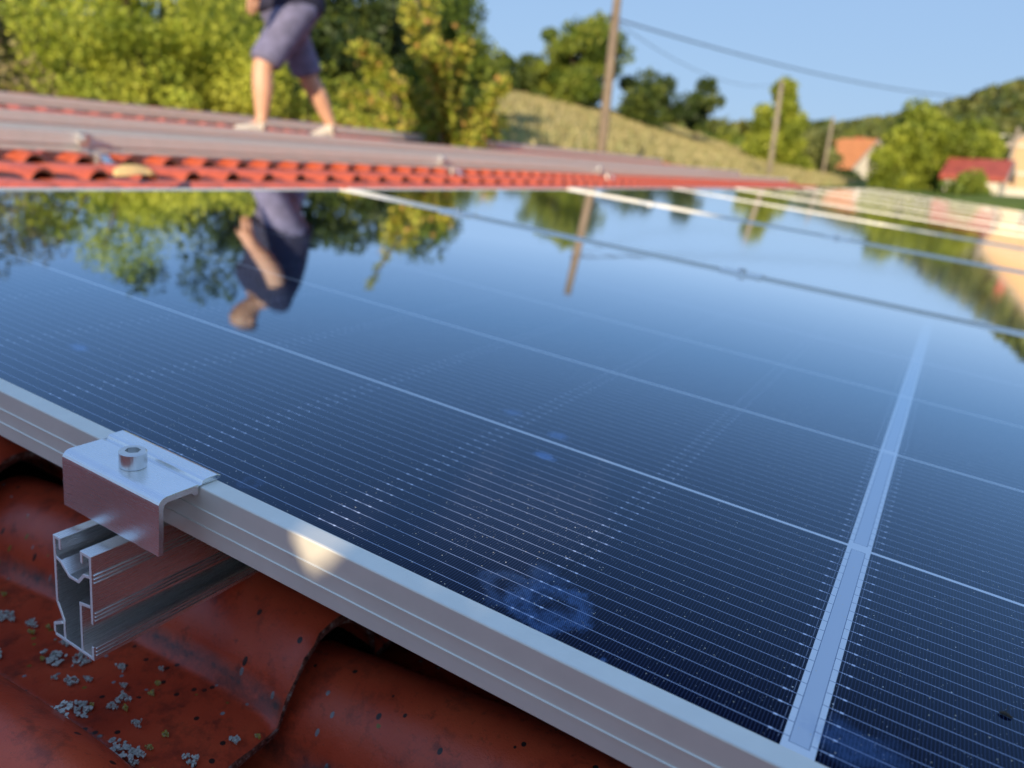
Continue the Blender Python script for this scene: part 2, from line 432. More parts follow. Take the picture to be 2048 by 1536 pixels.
tree_at('leafy_tree', 'dark green tree filling in behind the bright yellow green tree', 51.0, 14.5, 17.0, 2.1, 3.6, G_DARK, nclump=70, nleaf=18000, leaf=.075, csize=.6, shell=.3, group=GT)
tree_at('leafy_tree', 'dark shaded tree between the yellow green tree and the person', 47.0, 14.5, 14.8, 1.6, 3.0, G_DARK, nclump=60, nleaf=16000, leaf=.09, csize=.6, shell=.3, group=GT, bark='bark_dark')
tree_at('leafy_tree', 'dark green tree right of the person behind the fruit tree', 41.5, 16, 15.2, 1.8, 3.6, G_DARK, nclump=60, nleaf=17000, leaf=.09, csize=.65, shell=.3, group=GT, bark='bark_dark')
tree_at('leafy_tree', 'low mid green bush behind the legs of the person', 44.8, 9.8, 4.6, 1.7, 1.4, G_MID, nclump=60, nleaf=18000, leaf=.042, csize=.45, shell=.2, group=GT, cat='bush', limbs=4)
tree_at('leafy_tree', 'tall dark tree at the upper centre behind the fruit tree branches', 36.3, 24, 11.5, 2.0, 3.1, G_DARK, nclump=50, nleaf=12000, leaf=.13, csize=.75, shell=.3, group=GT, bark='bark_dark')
tree_at('leafy_tree', 'yellow green tree at the top centre left of the open sky', 34.2, 19, 11.0, 1.0, 2.0, G_MID, nclump=24, nleaf=6500, leaf=.09, csize=.55, shell=.3, group=GT)
# fruit tree: separate drooping branches with reddening leaves
def fruit_tree():
    c = at(900, 330, 8.2); bx_, by_ = c.x, c.y; gz = GZ(bx_, by_)
    t = thing('fruit_tree', 'young fruit tree with orange tinged yellow green leaves at the roof edge', 'tree', Matrix.Translation((bx_, by_, gz)))
    mb = MB(); mb.tube([(0, 0, -.3), (.05, 0, 1.3), (0, 0, 2.6)], [.09, .07, .05], 8)
    P = []; T = []
    sprays = [((925,300),(1008,165),.10,900),((900,290),(868,95),.13,1300),((905,260),(928,75),.09,800),((880,250),(815,10),.10,800),((880,255),(735,140),.10,900),((780,160),(715,95),.10,500),
              ((900,290),(960,230),.20,1700),((910,300),(995,250),.16,1300),((870,295),(800,285),.15,900),((850,300),(700,300),.20,1900),((760,290),(640,270),.18,1500),((830,250),(690,185),.10,600),((885,240),(850,-10),.11,500),((870,200),(795,-130),.06,260),
              ((940,290),(900,290),.22,2000)]
    for (a, b, r, n) in sprays:
        A = at(a[0], a[1], 8.2 + rng.uniform(-.3, .3)); B = at(b[0], b[1], 8.2 + rng.uniform(-.9, .9))
        A = A - Vector((bx_, by_, gz)); B = B - Vector((bx_, by_, gz)); m = (A + B) * .5 + Vector((0, 0, .15))
        mb.tube([(0, 0, 2.3), tuple(A), tuple(m), tuple(B)], [.04, .028, .018, .006], 5, cap=False)
        tt = rng.uniform(0, 1, n)[:, None]
        base = np.array(A)[None] * (1-tt)**2 + 2*np.array(m)[None]*tt*(1-tt) + np.array(B)[None]*tt**2
        q = base + rng.normal(size=(n, 3)) * r * .42
        P.append(q); T.append(rng.uniform(0, .75, n) + .25 * (rng.uniform(0, 1, n) < .25))
    leaf_mesh('crown', np.concatenate(P), .040, G_FRUIT, t, np.concatenate(T))
    mb.build('trunk', M['bark'], t, smooth=True)
fruit_tree()
GF = 'trees on the crest of the meadow'
tree_at('leafy_tree', 'dark tree row with sky showing through, left of the tall crest tree', 30.6, 52, 6.9, 4.0, 1.5, G_DARK, nclump=44, nleaf=6500, leaf=.22, csize=.8, shell=.25, group=GF, bark='bark_dark')
tree_at('leafy_tree', 'dark tree at the foot of the tall crest tree', 28.2, 53, 6.6, 2.8, 1.5, G_DARK, nclump=26, nleaf=4500, leaf=.22, csize=.75, shell=.2, group=GF, bark='bark_dark')
tree_at('leafy_tree', 'tall broad green tree left of the nearest utility pole', 25.4, 50, 9.5, 2.6, 2.6, G_MID, nclump=56, nleaf=13000, leaf=.19, csize=.85, shell=.3, group=GF,
        extra=((1.2, -.2, 7.4, 1.2, 2200), (-2.2, -.4, 5.2, 1.3, 1800)))
tree_at('leafy_tree', 'dark round tree standing alone right of the nearest utility pole', 20.6, 54, 6.1, 2.7, 1.7, G_DARK, nclump=34, nleaf=7000, leaf=.22, csize=.9, shell=.2, group=GF, bark='bark_dark',
        extra=((3.2, .3, 4.8, 1.0, 1100),))
tree_at('leafy_tree', 'small thin dark tree right of the dark round tree', 17.2, 56, 4.6, .8, 1.3, G_DARK, nclump=12, nleaf=1800, leaf=.2, csize=.5, shell=.2, group=GF, bark='bark_dark')
GB = 'trees behind the second utility pole'
tree_at('bush', 'dark hedge bushes low on the horizon left of the second pole', 14.6, 74, 2.4, 5.5, 1.2, G_MID, nclump=40, nleaf=6000, leaf=.28, csize=1.2, shell=.2, group=GB, cat='bush', limbs=3)
tree_at('leafy_tree', 'pointed yellow green tree directly behind the second utility pole', 11.9, 62, 4.2, 2.4, 2.3, G_BRIGHT, nclump=50, nleaf=9000, leaf=.22, csize=.95, shell=.3, group=GB, extra=((0, 0, 4.7, 1.5, 2600), (.1, 0, 5.6, 1.0, 1500), (.1, 0, 6.2, .5, 500)))
tree_at('leafy_tree', 'pale round willow beside the third utility pole', 9.4, 66, 3.7, 2.1, 2.4, G_PALE, nclump=40, nleaf=7000, leaf=.25, csize=.9, shell=.3, group=GB)
tree_at('bush', 'dark bushes at the end of the dry meadow below the poles', 9.5, 70, 1.3, 4.5, 1.2, G_DARK, nclump=40, nleaf=5000, leaf=.25, csize=.9, shell=.2, group=GB, cat='bush', limbs=3)
tree_at('leafy_tree', 'large bright green tree between the orange roof and the big house', 1.9, 48, 5.3, 2.7, 2.9, G_BRIGHT, nclump=60, nleaf=13000, leaf=.17, csize=.85, shell=.3, group='trees by the houses',
        extra=((-1.9, -.3, 1.6, 1.1, 1600), (1.7, .2, 2.3, 1.0, 1500), (-.4, .1, 2.2, .8, 900), (.9, 0, .2, 1.5, 1800)))
tree_at('leafy_tree', 'slender green tree with a bare top twig left of the large bright green tree', 4.2, 44, 3.7, 1.2, 2.0, G_BRIGHT, nclump=22, nleaf=4000, leaf=.18, csize=.7, shell=.3, group='trees by the houses')
tree_at('bush', 'green garden bush in front of the low shed with the red roof', .1, 40, .75, 1.3, .9, G_MID, nclump=24, nleaf=4000, leaf=.14, csize=.5, shell=.2, group='trees by the houses', cat='bush', limbs=3)

# forest on the far hill: reads as one mass
def forest():
    P = []; T = []
    for _ in range(2600):
        az = rng.uniform(-14, 22); d = rng.uniform(150, 330)
        x = -math.sin(math.radians(az)) * d; y = math.cos(math.radians(az)) * d; z = GZ(x, y)
        r = rng.uniform(2.2, 4.2); n = 26
        q = rng.normal(size=(n, 3)); q /= np.linalg.norm(q, axis=1)[:, None]; q[:, 2] = np.abs(q[:, 2])
        P.append(q * r * np.array([1, 1, 1.15]) + np.array([x, y, z + 1.0])); T.append(rng.uniform(0, .7) + rng.uniform(0, .3, n))
    m = leaf_mat('forest_foliage', [(.05, .08, .02), (.09, .12, .025), (.14, .16, .035), (.19, .18, .05)], .15)
    o = leaf_mesh('forest', np.concatenate(P), 2.0, m, None, np.concatenate(T), long=1.2); tag(o, 'wooded hillside at the right horizon', 'forest', kind='stuff')
forest()
def meadow_grass():
    n = 110000
    s = rng.uniform(6, 60, n); y = rng.uniform(12, 75, n); x = -s
    z = ground_z(x, y); P = np.stack([x, y, z + .2], 1)
    m = leaf_mat('dry_grass', [(.22, .19, .06), (.38, .32, .14), (.55, .48, .25), (.24, .28, .08)], .3)
    v = []; h = rng.uniform(.08, .24, n); a = rng.uniform(0, math.pi, n); wd = .03 + h * .12
    dx = np.cos(a) * wd; dy = np.sin(a) * wd; lx = rng.normal(size=n) * .1
    V = np.stack([np.stack([x - dx, y - dy, z - .05], 1), np.stack([x + dx, y + dy, z - .05], 1), np.stack([x + dx*.6 + lx, y + dy*.6, z + h], 1), np.stack([x - dx*.4 + lx, y - dy*.4, z + h*.85], 1)], 1).reshape(-1, 3)
    me = bpy.data.meshes.new('meadow_grass'); me.vertices.add(4*n); me.vertices.foreach_set('co', V.ravel())
    me.loops.add(4*n); me.loops.foreach_set('vertex_index', np.arange(4*n)); me.polygons.add(n)
    me.polygons.foreach_set('loop_start', np.arange(0, 4*n, 4)); me.polygons.foreach_set('loop_total', np.full(n, 4)); me.update(calc_edges=True)
    at_ = me.attributes.new('tone', 'FLOAT', 'FACE'); at_.data.foreach_set('value', rng.uniform(0, 1, n).astype(np.float32)); me.materials.append(m)
    o = bpy.data.objects.new('meadow_grass', me); COL.objects.link(o); tag(o, 'tall dry straw coloured grass on the rising meadow', 'grass', kind='stuff')
meadow_grass()

# ------------------------------------------------------------------ poles, wires
M['pole'] = simple('weathered_pole', (.20, .155, .11), .85, 0, .25, 5, .3, .01)
M['pole_pale'] = simple('pale_pole', (.27, .23, .18), .8, 0, .15, 5)
M['black'] = simple('dark_fitting', (.03, .03, .035), .5, 0, .2, 20)
M['ceramic'] = simple('ceramic_insulator', (.5, .48, .44), .3, 0, .1, 20)
def pole(px, pyb, dist, top_el, r, label, mat='pole', lean=0.0, arm=True):
    p = at(px, pyb, dist); g = GZ(p.x, p.y)
    t = thing('utility_pole', label, 'utility pole', Matrix.Translation((p.x, p.y, g)), 'utility poles with wires')
    top = CW.z + math.tan(math.radians(top_el)) * dist - g
    mb = MB(); mb.tube([(0, 0, -.4), (lean*.5, 0, top*.5), (lean, 0, top)], [r*1.25, r*1.05, r*.8], 12); mb.build('shaft', M[mat], t, smooth=True)
    if arm:
        mb = MB(); mb.box((lean-.5, -.05, top-.42), (lean+.5, .05, top-.30)); mb.build('crossarm', M[mat], t, bevel=.01)
        for k in (-.4, .0, .4):
            mb = MB(); mb.tube([(lean+k, 0, top-.30), (lean+k, 0, top-.22), (lean+k, 0, top-.12)], [.025, .05, .03], 8); mb.build('insulator', M['ceramic'], t)
    return Vector((p.x + lean, p.y, g + top))
P1 = pole(1198, 310, 20, 12.2, .115, 'nearest brown wooden utility pole crossing the top of the photo', lean=.12, arm=False)
P2 = pole(1538, 350, 38, 6.1, .10, 'second utility pole in front of the pointed yellow green tree', 'pole_pale', lean=-.05, arm=False)
P3 = pole(1650, 318, 62, 4.0, .10, 'third and most distant utility pole beside the pale willow', 'pole_pale', lean=.1, arm=False)
def wire(a, b, sag, r, label):
    a = Vector(a); b = Vector(b); k = 24
    pts = [a.lerp(b, i/k) - Vector((0, 0, sag * 4 * (i/k) * (1-i/k))) for i in range(k+1)]
    mb = MB(); mb.tube([p - a for p in pts], r, 6)
    o = mb.build('power_line', M['black'], None, smooth=True); o.location = a; tag(o, label, 'power line')
W1 = at(1232, 38, 20.0)
HB = at(2035, 236, 78)
wire(W1, at(1960, 196, 46), .35, .020, 'thick sagging cable from the nearest pole towards the hill on the right')
wire(W1 + Vector((0, 0, -.05)), P2 - Vector((0, 0, .15)), .55, .009, 'thin sagging wire from the nearest pole to the second pole')
mb = MB(); mb.tube([(0, -.02, 0), (.10, -.06, 0)], .02, 8); mb.box((-.08, -.16, -.06), (-.02, -.05, .06))
o = mb.build('cable_bracket', M['black']); o.location = W1; tag(o, 'small dark cable bracket on the nearest utility pole', 'bracket')

def street_lamp():
    p = at(1998, 400, 70); g = GZ(p.x, p.y); top = CW.z + math.tan(math.radians(3.75)) * 70 - g
    t = thing('street_lamp', 'grey street lamp post with a short arm beside the big house', 'street lamp', Matrix.Translation((p.x, p.y, g)))
    mb = MB(); mb.tube([(0, 0, -.3), (.1, 0, top*.5), (.22, 0, top)], [.20, .17, .14], 10); mb.build('post', M['pole_pale'], t, smooth=True)
    mb = MB(); mb.tube([(.2, 0, top-.75), (-.3, -.05, top-.55), (-.75, -.1, top-.6)], .035, 6); mb.build('arm', M['ceramic'], t)
    mb = MB(); mb.box((-1.25, -.25, -.1), (-.6, .05, .06)); o = mb.build('lamp_head', M['ceramic'], t, bevel=.03); o.location = (0, 0, top-.6)
street_lamp()

# ------------------------------------------------------------------ houses
M['plaster_peach'] = simple('peach_plaster', (.56, .38, .22), .9, 0, .08, 2, .2, .01)
M['plaster_white'] = simple('white_plaster', (.58, .55, .48), .9, 0, .08, 2, .2, .01)
M['trim'] = simple('pale_trim', (.62, .56, .48), .8, 0, .08, 3)
M['roof_orange'] = simple('orange_roof_tiles', (.55, .22, .08), .8, 0, .25, 3, .4, .03)
M['roof_red'] = simple('red_roof_tiles', (.36, .075, .05), .75, 0, .25, 3, .4, .03)
M['roof_grey'] = simple('grey_bargeboard', (.33, .29, .26), .7, 0, .15, 3)
def window_glass():
    m = Mat('window_glass', .08, 0, (.03, .04, .05)); return m.m
M['wglass'] = window_glass()
def house(name, label, M0, wx, wy, eave, ridge, wall_m, roof_m, windows=(), belts=(), chimney=None, over=.5, zbase=-1.0):
    """gable faces -Y (local); wx half width, wy depth"""
    t = thing(name, label, 'house', M0)
    mb = MB(); mb.extrude([(-wx, zbase), (wx, zbase), (wx, eave), (0, ridge), (-wx, eave)], 1, 0, wy); mb.build('wall', M[wall_m], t)
    mb = MB(); s = (ridge - eave) / wx; th = .22
    for sg in (-1, 1):
        ex = wx + over; ez = eave - s * over
        pl = [(0, ridge + .02), (sg * ex, ez + .02), (sg * ex, ez + th), (0, ridge + .02 + th)]
        mb.extrude(pl, 1, -over, wy + over)
    r = mb.build('roof', M[roof_m], t)
    mb = MB()
    for sg in (-1, 1):
        ex = wx + over; ez = eave - s * over
        mb.extrude([(0, ridge - .16), (sg * (ex+.01), ez - .16), (sg * (ex+.01), ez + th + .02), (0, ridge + .04 + th)], 1, -over - .06, -over - .003)
    mb.build('bargeboard', M['roof_grey'], r)
    for (x, z, w_, h_) in windows:
        f = MB(); 
        f.box((x-w_/2-.1, -.06, z-.1), (x-w_/2, -.003, z+h_+.1)); f.box((x+w_/2, -.06, z-.1), (x+w_/2+.1, -.003, z+h_+.1))
        f.box((x-w_/2, -.06, z+h_), (x+w_/2, -.003, z+h_+.1)); f.box((x-w_/2, -.09, z-.1), (x+w_/2, -.003, z)); f.box((x-.04, -.05, z), (x+.04, -.003, z+h_))
        fo = f.build('window', M['trim'], t)
        g = MB(); g.box((x-w_/2, -.03, z), (x-.04, -.004, z+h_)); g.box((x+.04, -.03, z), (x+w_/2, -.004, z+h_)); g.build('pane', M['wglass'], fo)
    for z in belts:
        f = MB(); f.box((-wx-.12, -.14, z), (wx+.12, -.004, z+.28)); f.build('cornice', M['trim'], t, bevel=.02)
    if chimney:
        x, y, z0, z1 = chimney; f = MB(); f.box((x-.4, y-.3, z0), (x+.4, y+.3, z1)); f.box((x-.5, y-.4, z1+.003), (x+.5, y+.4, z1+.15)); f.build('chimney', M['roof_red'], r)
    return t
d = 80; p = azel(-1.72, 0, d); q = azel(-12.5, 0, d*1.02)
wv = q - p; half = wv.length / 2; rz = math.atan2(wv.y, wv.x)
c = (p + q) / 2; g0 = CW.z - .9
H0 = Matrix.Translation((c.x, c.y, g0)) @ Matrix.Rotation(rz, 4, 'Z')
house('big_house', 'large peach plastered house with a grey bargeboard at the right edge', H0, half, 10, 4.9, 10.6, 'plaster_peach', 'roof_red',
      [(-half+2.6, .9, 1.3, 1.5), (-half+5.4, .9, 1.3, 1.5), (-half+5.0, 4.0, 1.2, 1.3), (-half+8.5, 4.0, 1.2, 1.3), (-half+8.6, .9, 1.3, 1.5)], (2.35, 4.6), (-half+3.0, 2.5, 6.0, 8.3), zbase=-1.5)
p = at(1716, 330, 100)
house('small_house', 'white house with an orange tiled roof left of the large green tree', Matrix.Translation((p.x+1.2, p.y, GZ(p.x, p.y))) @ Matrix.Rotation(math.radians(64), 4, 'Z'), 3.6, 8.0,
      CW.z + 1.6 - GZ(p.x, p.y), CW.z + 4.6 - GZ(p.x, p.y), 'plaster_white', 'roof_orange', [(0, 1.0, 1.0, 1.2), (2, 1.0, 1.0, 1.2)], (), (1.2, 2.5, CW.z+3.0-GZ(p.x, p.y), CW.z+4.9-GZ(p.x, p.y)))
p = at(2000, 362, 44)
house('small_house', 'low shed with a long red tiled roof beside the street lamp', Matrix.Translation((p.x+.2, p.y+1.5, CW.z-2.2)) @ Matrix.Rotation(math.radians(83), 4, 'Z'), 1.5, 2.3,
      2.75, 3.45, 'plaster_white', 'roof_red', [], (), over=.25)
def boundary_wall():
    a = at(1925, 408, 62); b = at(2110, 405, 62)
    t = thing('garden_wall', 'long white plastered garden wall in front of the big house', 'wall', Matrix.Translation((a.x, a.y, a.z - .6)) @ Matrix.Rotation(math.atan2(b.y-a.y, b.x-a.x), 4, 'Z'))
    L = (b - a).length; mb = MB(); mb.box((0, 0, -1), (L, .25, 1.75)); mb.build('panel', M['plaster_white'], t, bevel=.02)
    mb = MB(); mb.box((-.05, -.05, 1.753), (L+.05, .30, 1.85)); mb.build('coping', M['trim'], t, bevel=.02)
boundary_wall()

# ------------------------------------------------------------------ the roof we stand on
def tile_material():
    m = Mat('glazed_red_roof_tile', .36, 0, (.3, .05, .02), .5)
    X, Y, Z = m.sep()
    v = m.voronoi(1.0, m.scale((1/.319, 1/.161, .001))); 
    n = m.noise(14, 4, .6); n2 = m.noise(90, 4, .65); n3 = m.noise(3, 3, .5)
    base = m.ramp(n, [(.25, (.42, .048, .020)), (.5, (.62, .078, .030)), (.8, (.74, .120, .044))])
    orange = m.mix(.82, base, (.44, .095, .042))
    sunlit_dim = N.m('MINIMUM', N.m('MAXIMUM', (X + 1.15) * -6.0, 0.0), 1.0)   # light balance put into the colour: sunlit upper courses darker, shaded near ones brighter
    base = m.mix(sunlit_dim, base, orange)
    base = m.mix(N.m('MINIMUM', N.m('MAXIMUM', (n2 - .60) * 5.0, 0.0), .5), base, (.07, .020, .014))
    # specks of dirt and lichen on the near tiles
    wear = m.voronoi(160, m.scale((1, 1, .3))); dd = N(wear.outputs['Distance'])
    cc = m.nt.nodes.new('ShaderNodeSeparateColor'); m.nt.links.new(wear.outputs['Color'], cc.inputs[0])
    pan = Z < -.128
    near = (X > -1.0)
    base = m.mix(And(dd < .22, N(cc.outputs[0]) < .10, pan, near), base, (.28, .20, .03))
    base = m.mix(And(dd < .20, N(cc.outputs[1]) < .13, pan, near), base, (.30, .30, .29))
    base = m.mix(And(dd < .25, N(cc.outputs[2]) < .07, near), base, (.035, .022, .018))
    m.color(base)
    mot = m.noise(38, 5, .75); grain = m.noise(750, 3, .7)
    base = m.mix(N.m('MINIMUM', N.m('MAXIMUM', (mot - .52) * 4.0, 0.0), .55), base, (.14, .028, .018))
    base = m.mix(N.m('MINIMUM', N.m('MAXIMUM', (grain - .62) * 6.0, 0.0), .45), base, (.09, .03, .022))
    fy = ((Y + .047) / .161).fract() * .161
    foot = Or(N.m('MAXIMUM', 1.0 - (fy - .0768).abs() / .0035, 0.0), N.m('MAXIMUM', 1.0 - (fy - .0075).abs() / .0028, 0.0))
    gr = N.m('MINIMUM', foot * N.m('MAXIMUM', (m.noise(70, 4, .75) - .32) * 3.2, 0.0), .92)     # dark broken line along the foot of each roll
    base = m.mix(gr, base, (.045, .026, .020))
    m.color(base)
    m.rough(N.m('MULTIPLY_ADD', n2, .26, .20))
    m.bump(n2 * .8 + grain * .5 + n * .6 + mot * .5, .30, .0013)
    return m.m
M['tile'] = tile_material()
M['tile_edge'] = (lambda m: (m.color(m.ramp(m.noise(220, 4, .7), [(.35, (.04, .018, .014)), (.52, (.20, .06, .035)), (.68, (.30, .24, .20))])), m.bump(m.noise(400, 3, .7), .8, .002), m.m)[2])(Mat('chipped_tile_edge', .85, 0, (.2, .05, .03), .3))
YC = .047; TP = .161; TL = .319; NOSE0 = -.256
def tile_profile(npts=26):
    """one period across the roof, from the crease: (y, z) with pan then roll"""
    out = []
    for i in range(npts + 1):
        y = TP * i / npts
        if i == 0: z = -.1505
        elif y < .0065: z = -.1465 + .0035 * math.cos(y / .006 * math.pi / 2)       # raised side lap
        elif y < .077: z = -.1480 + .0012 * ((y - .042) / .035) ** 2
        else:
            t = (y - .077) / (TP - .077); z = -.1484 + .0500 * (math.sin(math.pi * min(t, 1)) ** .52 if 0 < t < 1 else 0)
        out.append((y, z))
    return out
def build_roof():
    t = thing('roof_building', 'building with the red clay tiled roof that carries the solar array', 'building', RM.copy())
    prof = tile_profile(); np_ = len(prof)
    V = []; F = []; MI = []
    ncol = 98
    y0 = -YC - TP * 12
    courses = range(-9, 16)
    th = .013
    # lengthwise stations: offset from the nose (up the slope positive), extra z
    st = [(.0020, -.0125), (-.0012, -.0070), (-.0001, -.0042), (.0030, -.0016), (.011, .0002), (.024, .0012), (.06, .0010), (.20, -.0120), (TL + .02, -.0330)]
    prof_a = np.array(prof)
    for cidx in courses:
        nx = NOSE0 - TL * cidx
        for k in range(ncol):
            yy = y0 + TP * k
            jx = rng.normal() * .0016; jz = rng.normal() * .0008; tw = rng.normal() * .0006
            fine = (nx > -1.2 and yy < .8) or nx < -1.9
            pr = prof if fine else prof[::2]
            base = len(V)
            for (du, dz) in st:
                for (py, pz) in pr:
                    yj = yy + py + (.0004 if py == 0 else (-.0004 if py == TP else 0))
                    rough = (rng.normal() * .0006) if du <= 0 else 0
                    V.append((nx - du + jx + rough, yj, pz + dz + .0040 + jz + tw * (py/TP - .5) * 2))
            n = len(pr)
            for a in range(len(st) - 1):
                for b in range(n - 1):
                    i = base + a*n + b
                    F.append((i, i+1, i+n+1, i+n)); MI.append(1 if a < 2 else 0)
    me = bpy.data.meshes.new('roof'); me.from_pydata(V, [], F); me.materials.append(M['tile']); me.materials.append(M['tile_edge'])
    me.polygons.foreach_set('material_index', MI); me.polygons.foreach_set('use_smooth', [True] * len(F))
    o = bpy.data.objects.new('roof', me); COL.objects.link(o); o.parent = t
    yb = y0 + TP * ncol
    mb = MB(); mb.box((NOSE0 - TL*15.95, y0 + .02, -.42), (NOSE0 + TL*8.9, yb - .02, -.215)); mb.build('roof_deck', simple('roof_timber', (.10, .07, .05), .9), t)
    mb = MB(); mb.box((-4.9, y0 + .3, -4.2), (2.4, yb - .3, -.423)); mb.build('wall', M['plaster_white'], t)
    # ridge tiles
    xr = NOSE0 - TL * 16.02; mb = MB(); k = 0; y = y0
    while y < yb:
        pts = [(xr, y, -.14), (xr, y + .36, -.135)]
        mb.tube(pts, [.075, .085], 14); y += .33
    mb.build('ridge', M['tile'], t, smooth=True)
    # far slope beyond the ridge
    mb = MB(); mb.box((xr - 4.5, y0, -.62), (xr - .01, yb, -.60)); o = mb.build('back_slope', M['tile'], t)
    for v in o.data.vertices:
        if v.co.x > xr - 1: v.co.z += .42
    return t
build_roof()
def lichens():
    V = []; F = []; T = []
    spots = [(a_, b_, c_ * .72) for a_, b_, c_ in [(-.47,-.005,.010),(-.475,-.035,.012),(-.445,.0,.006),(-.40,-.012,.011),(-.385,-.006,.008),(-.372,-.02,.006),(-.345,-.03,.010),(-.335,-.012,.006),(-.30,-.038,.012),(-.292,-.034,.006),(-.318,-.058,.010),(-.268,-.02,.006),(-.262,.004,.005),(-.43,-.03,.007),(-.36,.004,.005)]]
    for k in range(42):
        spots.append((rng.uniform(-.55, -.24), rng.uniform(-.052, .018), rng.uniform(.0012, .0032)))
    def add(cx, cy, r, z, tone):
        nb = int(14 + r * 4200)
        for _ in range(nb):
            a = rng.uniform(0, 6.28); q = r * math.sqrt(rng.uniform(0, 1)) * (1 + .3 * math.sin(3 * a + cx * 900)); x = cx + math.cos(a) * q; y = cy + math.sin(a) * q * .7
            s = r * rng.uniform(.06, .15) + .0003; h = rng.uniform(.0001, .0013); b = len(V); m_ = 7
            ph = rng.uniform(0, 6)
            for j in range(m_):
                rr = s * rng.uniform(.6, 1.3); V.append((x + math.cos(ph + j*6.283/m_)*rr, y + math.sin(ph + j*6.283/m_)*rr, z + h + rng.uniform(-.0002, .0006)))
            V.append((x, y, z - .001 + h * .2)); 
            for j in range(m_): F.append((b + j, b + (j+1) % m_, b + m_)); T.append(tone + rng.uniform(-.15, .15))
            F.append(tuple(range(b, b + m_))); T.append(tone + rng.uniform(-.15, .15))
    for i, (x, y, r) in enumerate(spots):
        # height of the tile surface there
        du = (NOSE0 - x) % TL; dz = np.interp(du, [0, .01, .05, .20, TL], [-.002, .0012, .0010, -.0120, -.0315])
        z = float(np.interp((y + YC) % TP, *zip(*tile_profile(60)))) + dz + .0040 + .0007
        add(x, y, r, z, .25 if r > .0035 or rng.uniform() < .5 else .9)
    me = bpy.data.meshes.new('lichen'); me.from_pydata(V, [], F)
    a_ = me.attributes.new('tone', 'FLOAT', 'FACE'); a_.data.foreach_set('value', np.clip(T, 0, 1).astype(np.float32))
    me.materials.append(leaf_mat('lichen', [(.36, .36, .31), (.66, .65, .56), (.50, .46, .30), (.50, .38, .04)], .05, .9))
    o = bpy.data.objects.new('lichen', me); COL.objects.link(o); o.matrix_world = RM.copy(); tag(o, 'grey and yellow lichen crusts on the near roof tiles', 'lichen', kind='stuff')
lichens()

# ------------------------------------------------------------------ solar modules
def frame_mesh(HX=HALF, W_=WID):
    prof = [(0, -.0282), (0, -.0202), (-.0006, -.0199), (-.0006, -.0191), (0, -.0188), (0, -.0112), (-.0006, -.0109), (-.0006, -.0101), (0, -.0098),
            (0, .0009), (.0003, .0015), (.0009, .0018), (.0100, .0018), (.0108, .0015), (LIP, .0008), (LIP, -.004), (.0018, -.0045), (.0018, -.0262), (.028, -.0262), (.028, -.0282)]
    n = len(prof); cs = [(-HX, 0, 1, 1), (HX, 0, -1, 1), (HX, W_, -1, -1), (-HX, W_, 1, -1)]
    mb = MB()
    for k in range(4):
        A = cs[k]; B = cs[(k+1) % 4]
        vs = [(A[0] + A[2]*d_, A[1] + A[3]*d_, z) for d_, z in prof] + [(B[0] + B[2]*d_, B[1] + B[3]*d_, z) for d_, z in prof]
        mb.add(vs, [(i, (i+1) % n, n + (i+1) % n, n + i) for i in range(n)])
    return mb
def make_module(label, M0, far=False):
    t = thing('solar_panel', label, 'solar panel', M0, 'solar panels laid side by side on the roof')
    frame_mesh().build('frame', M['frame'], t)
    mb = MB(); e = LIP - .0004
    mb.add([(-HALF+e, e, 0), (HALF-e, e, 0), (HALF-e, WID-e, 0), (-HALF+e, WID-e, 0), (-HALF+e, e, -.0035), (HALF-e, e, -.0035), (HALF-e, WID-e, -.0035), (-HALF+e, WID-e, -.0035)],
           [(0,1,2,3), (7,6,5,4), (0,4,5,1), (1,5,6,2), (2,6,7,3), (3,7,4,0)])
    g = mb.build('glass', M['glass_far' if far else 'glass'], t)
    mb = MB(); mb.box((-.05, .5, -.022), (.05, .62, -.0045)); mb.build('junction_box', M['black'], t, bevel=.003)
    return t
ordn = ['nearest solar panel, smeared dark glass filling the foreground', 'second solar panel from the front, just behind the first long seam', 'third solar panel from the front, behind the second long seam',
        'fourth solar panel from the front', 'fifth solar panel from the front', 'sixth solar panel from the front', 'seventh solar panel from the front', 'eighth solar panel from the front',
        'ninth solar panel from the front', 'tenth solar panel from the front', 'eleventh solar panel, the farthest of the row']
near_mod = make_module(ordn[0], RM @ Matrix.Translation((0, 0, 0)))
far_mod = None
for i in range(1, MODS):
    Mi = RM @ Matrix.Translation((rng.normal() * .003, PITCH * i, rng.normal() * .0005 + .0028 * min(max(0, i - 1), 3) + .0006 * max(0, i - 4))) @ Matrix.Rotation(rng.normal() * .0012, 4, 'X') @ Matrix.Rotation(rng.normal() * .0010, 4, 'Y')
    if far_mod is None: far_mod = make_module(ordn[i], Mi, True)
    else: copy_thing(far_mod, Mi, ordn[i])

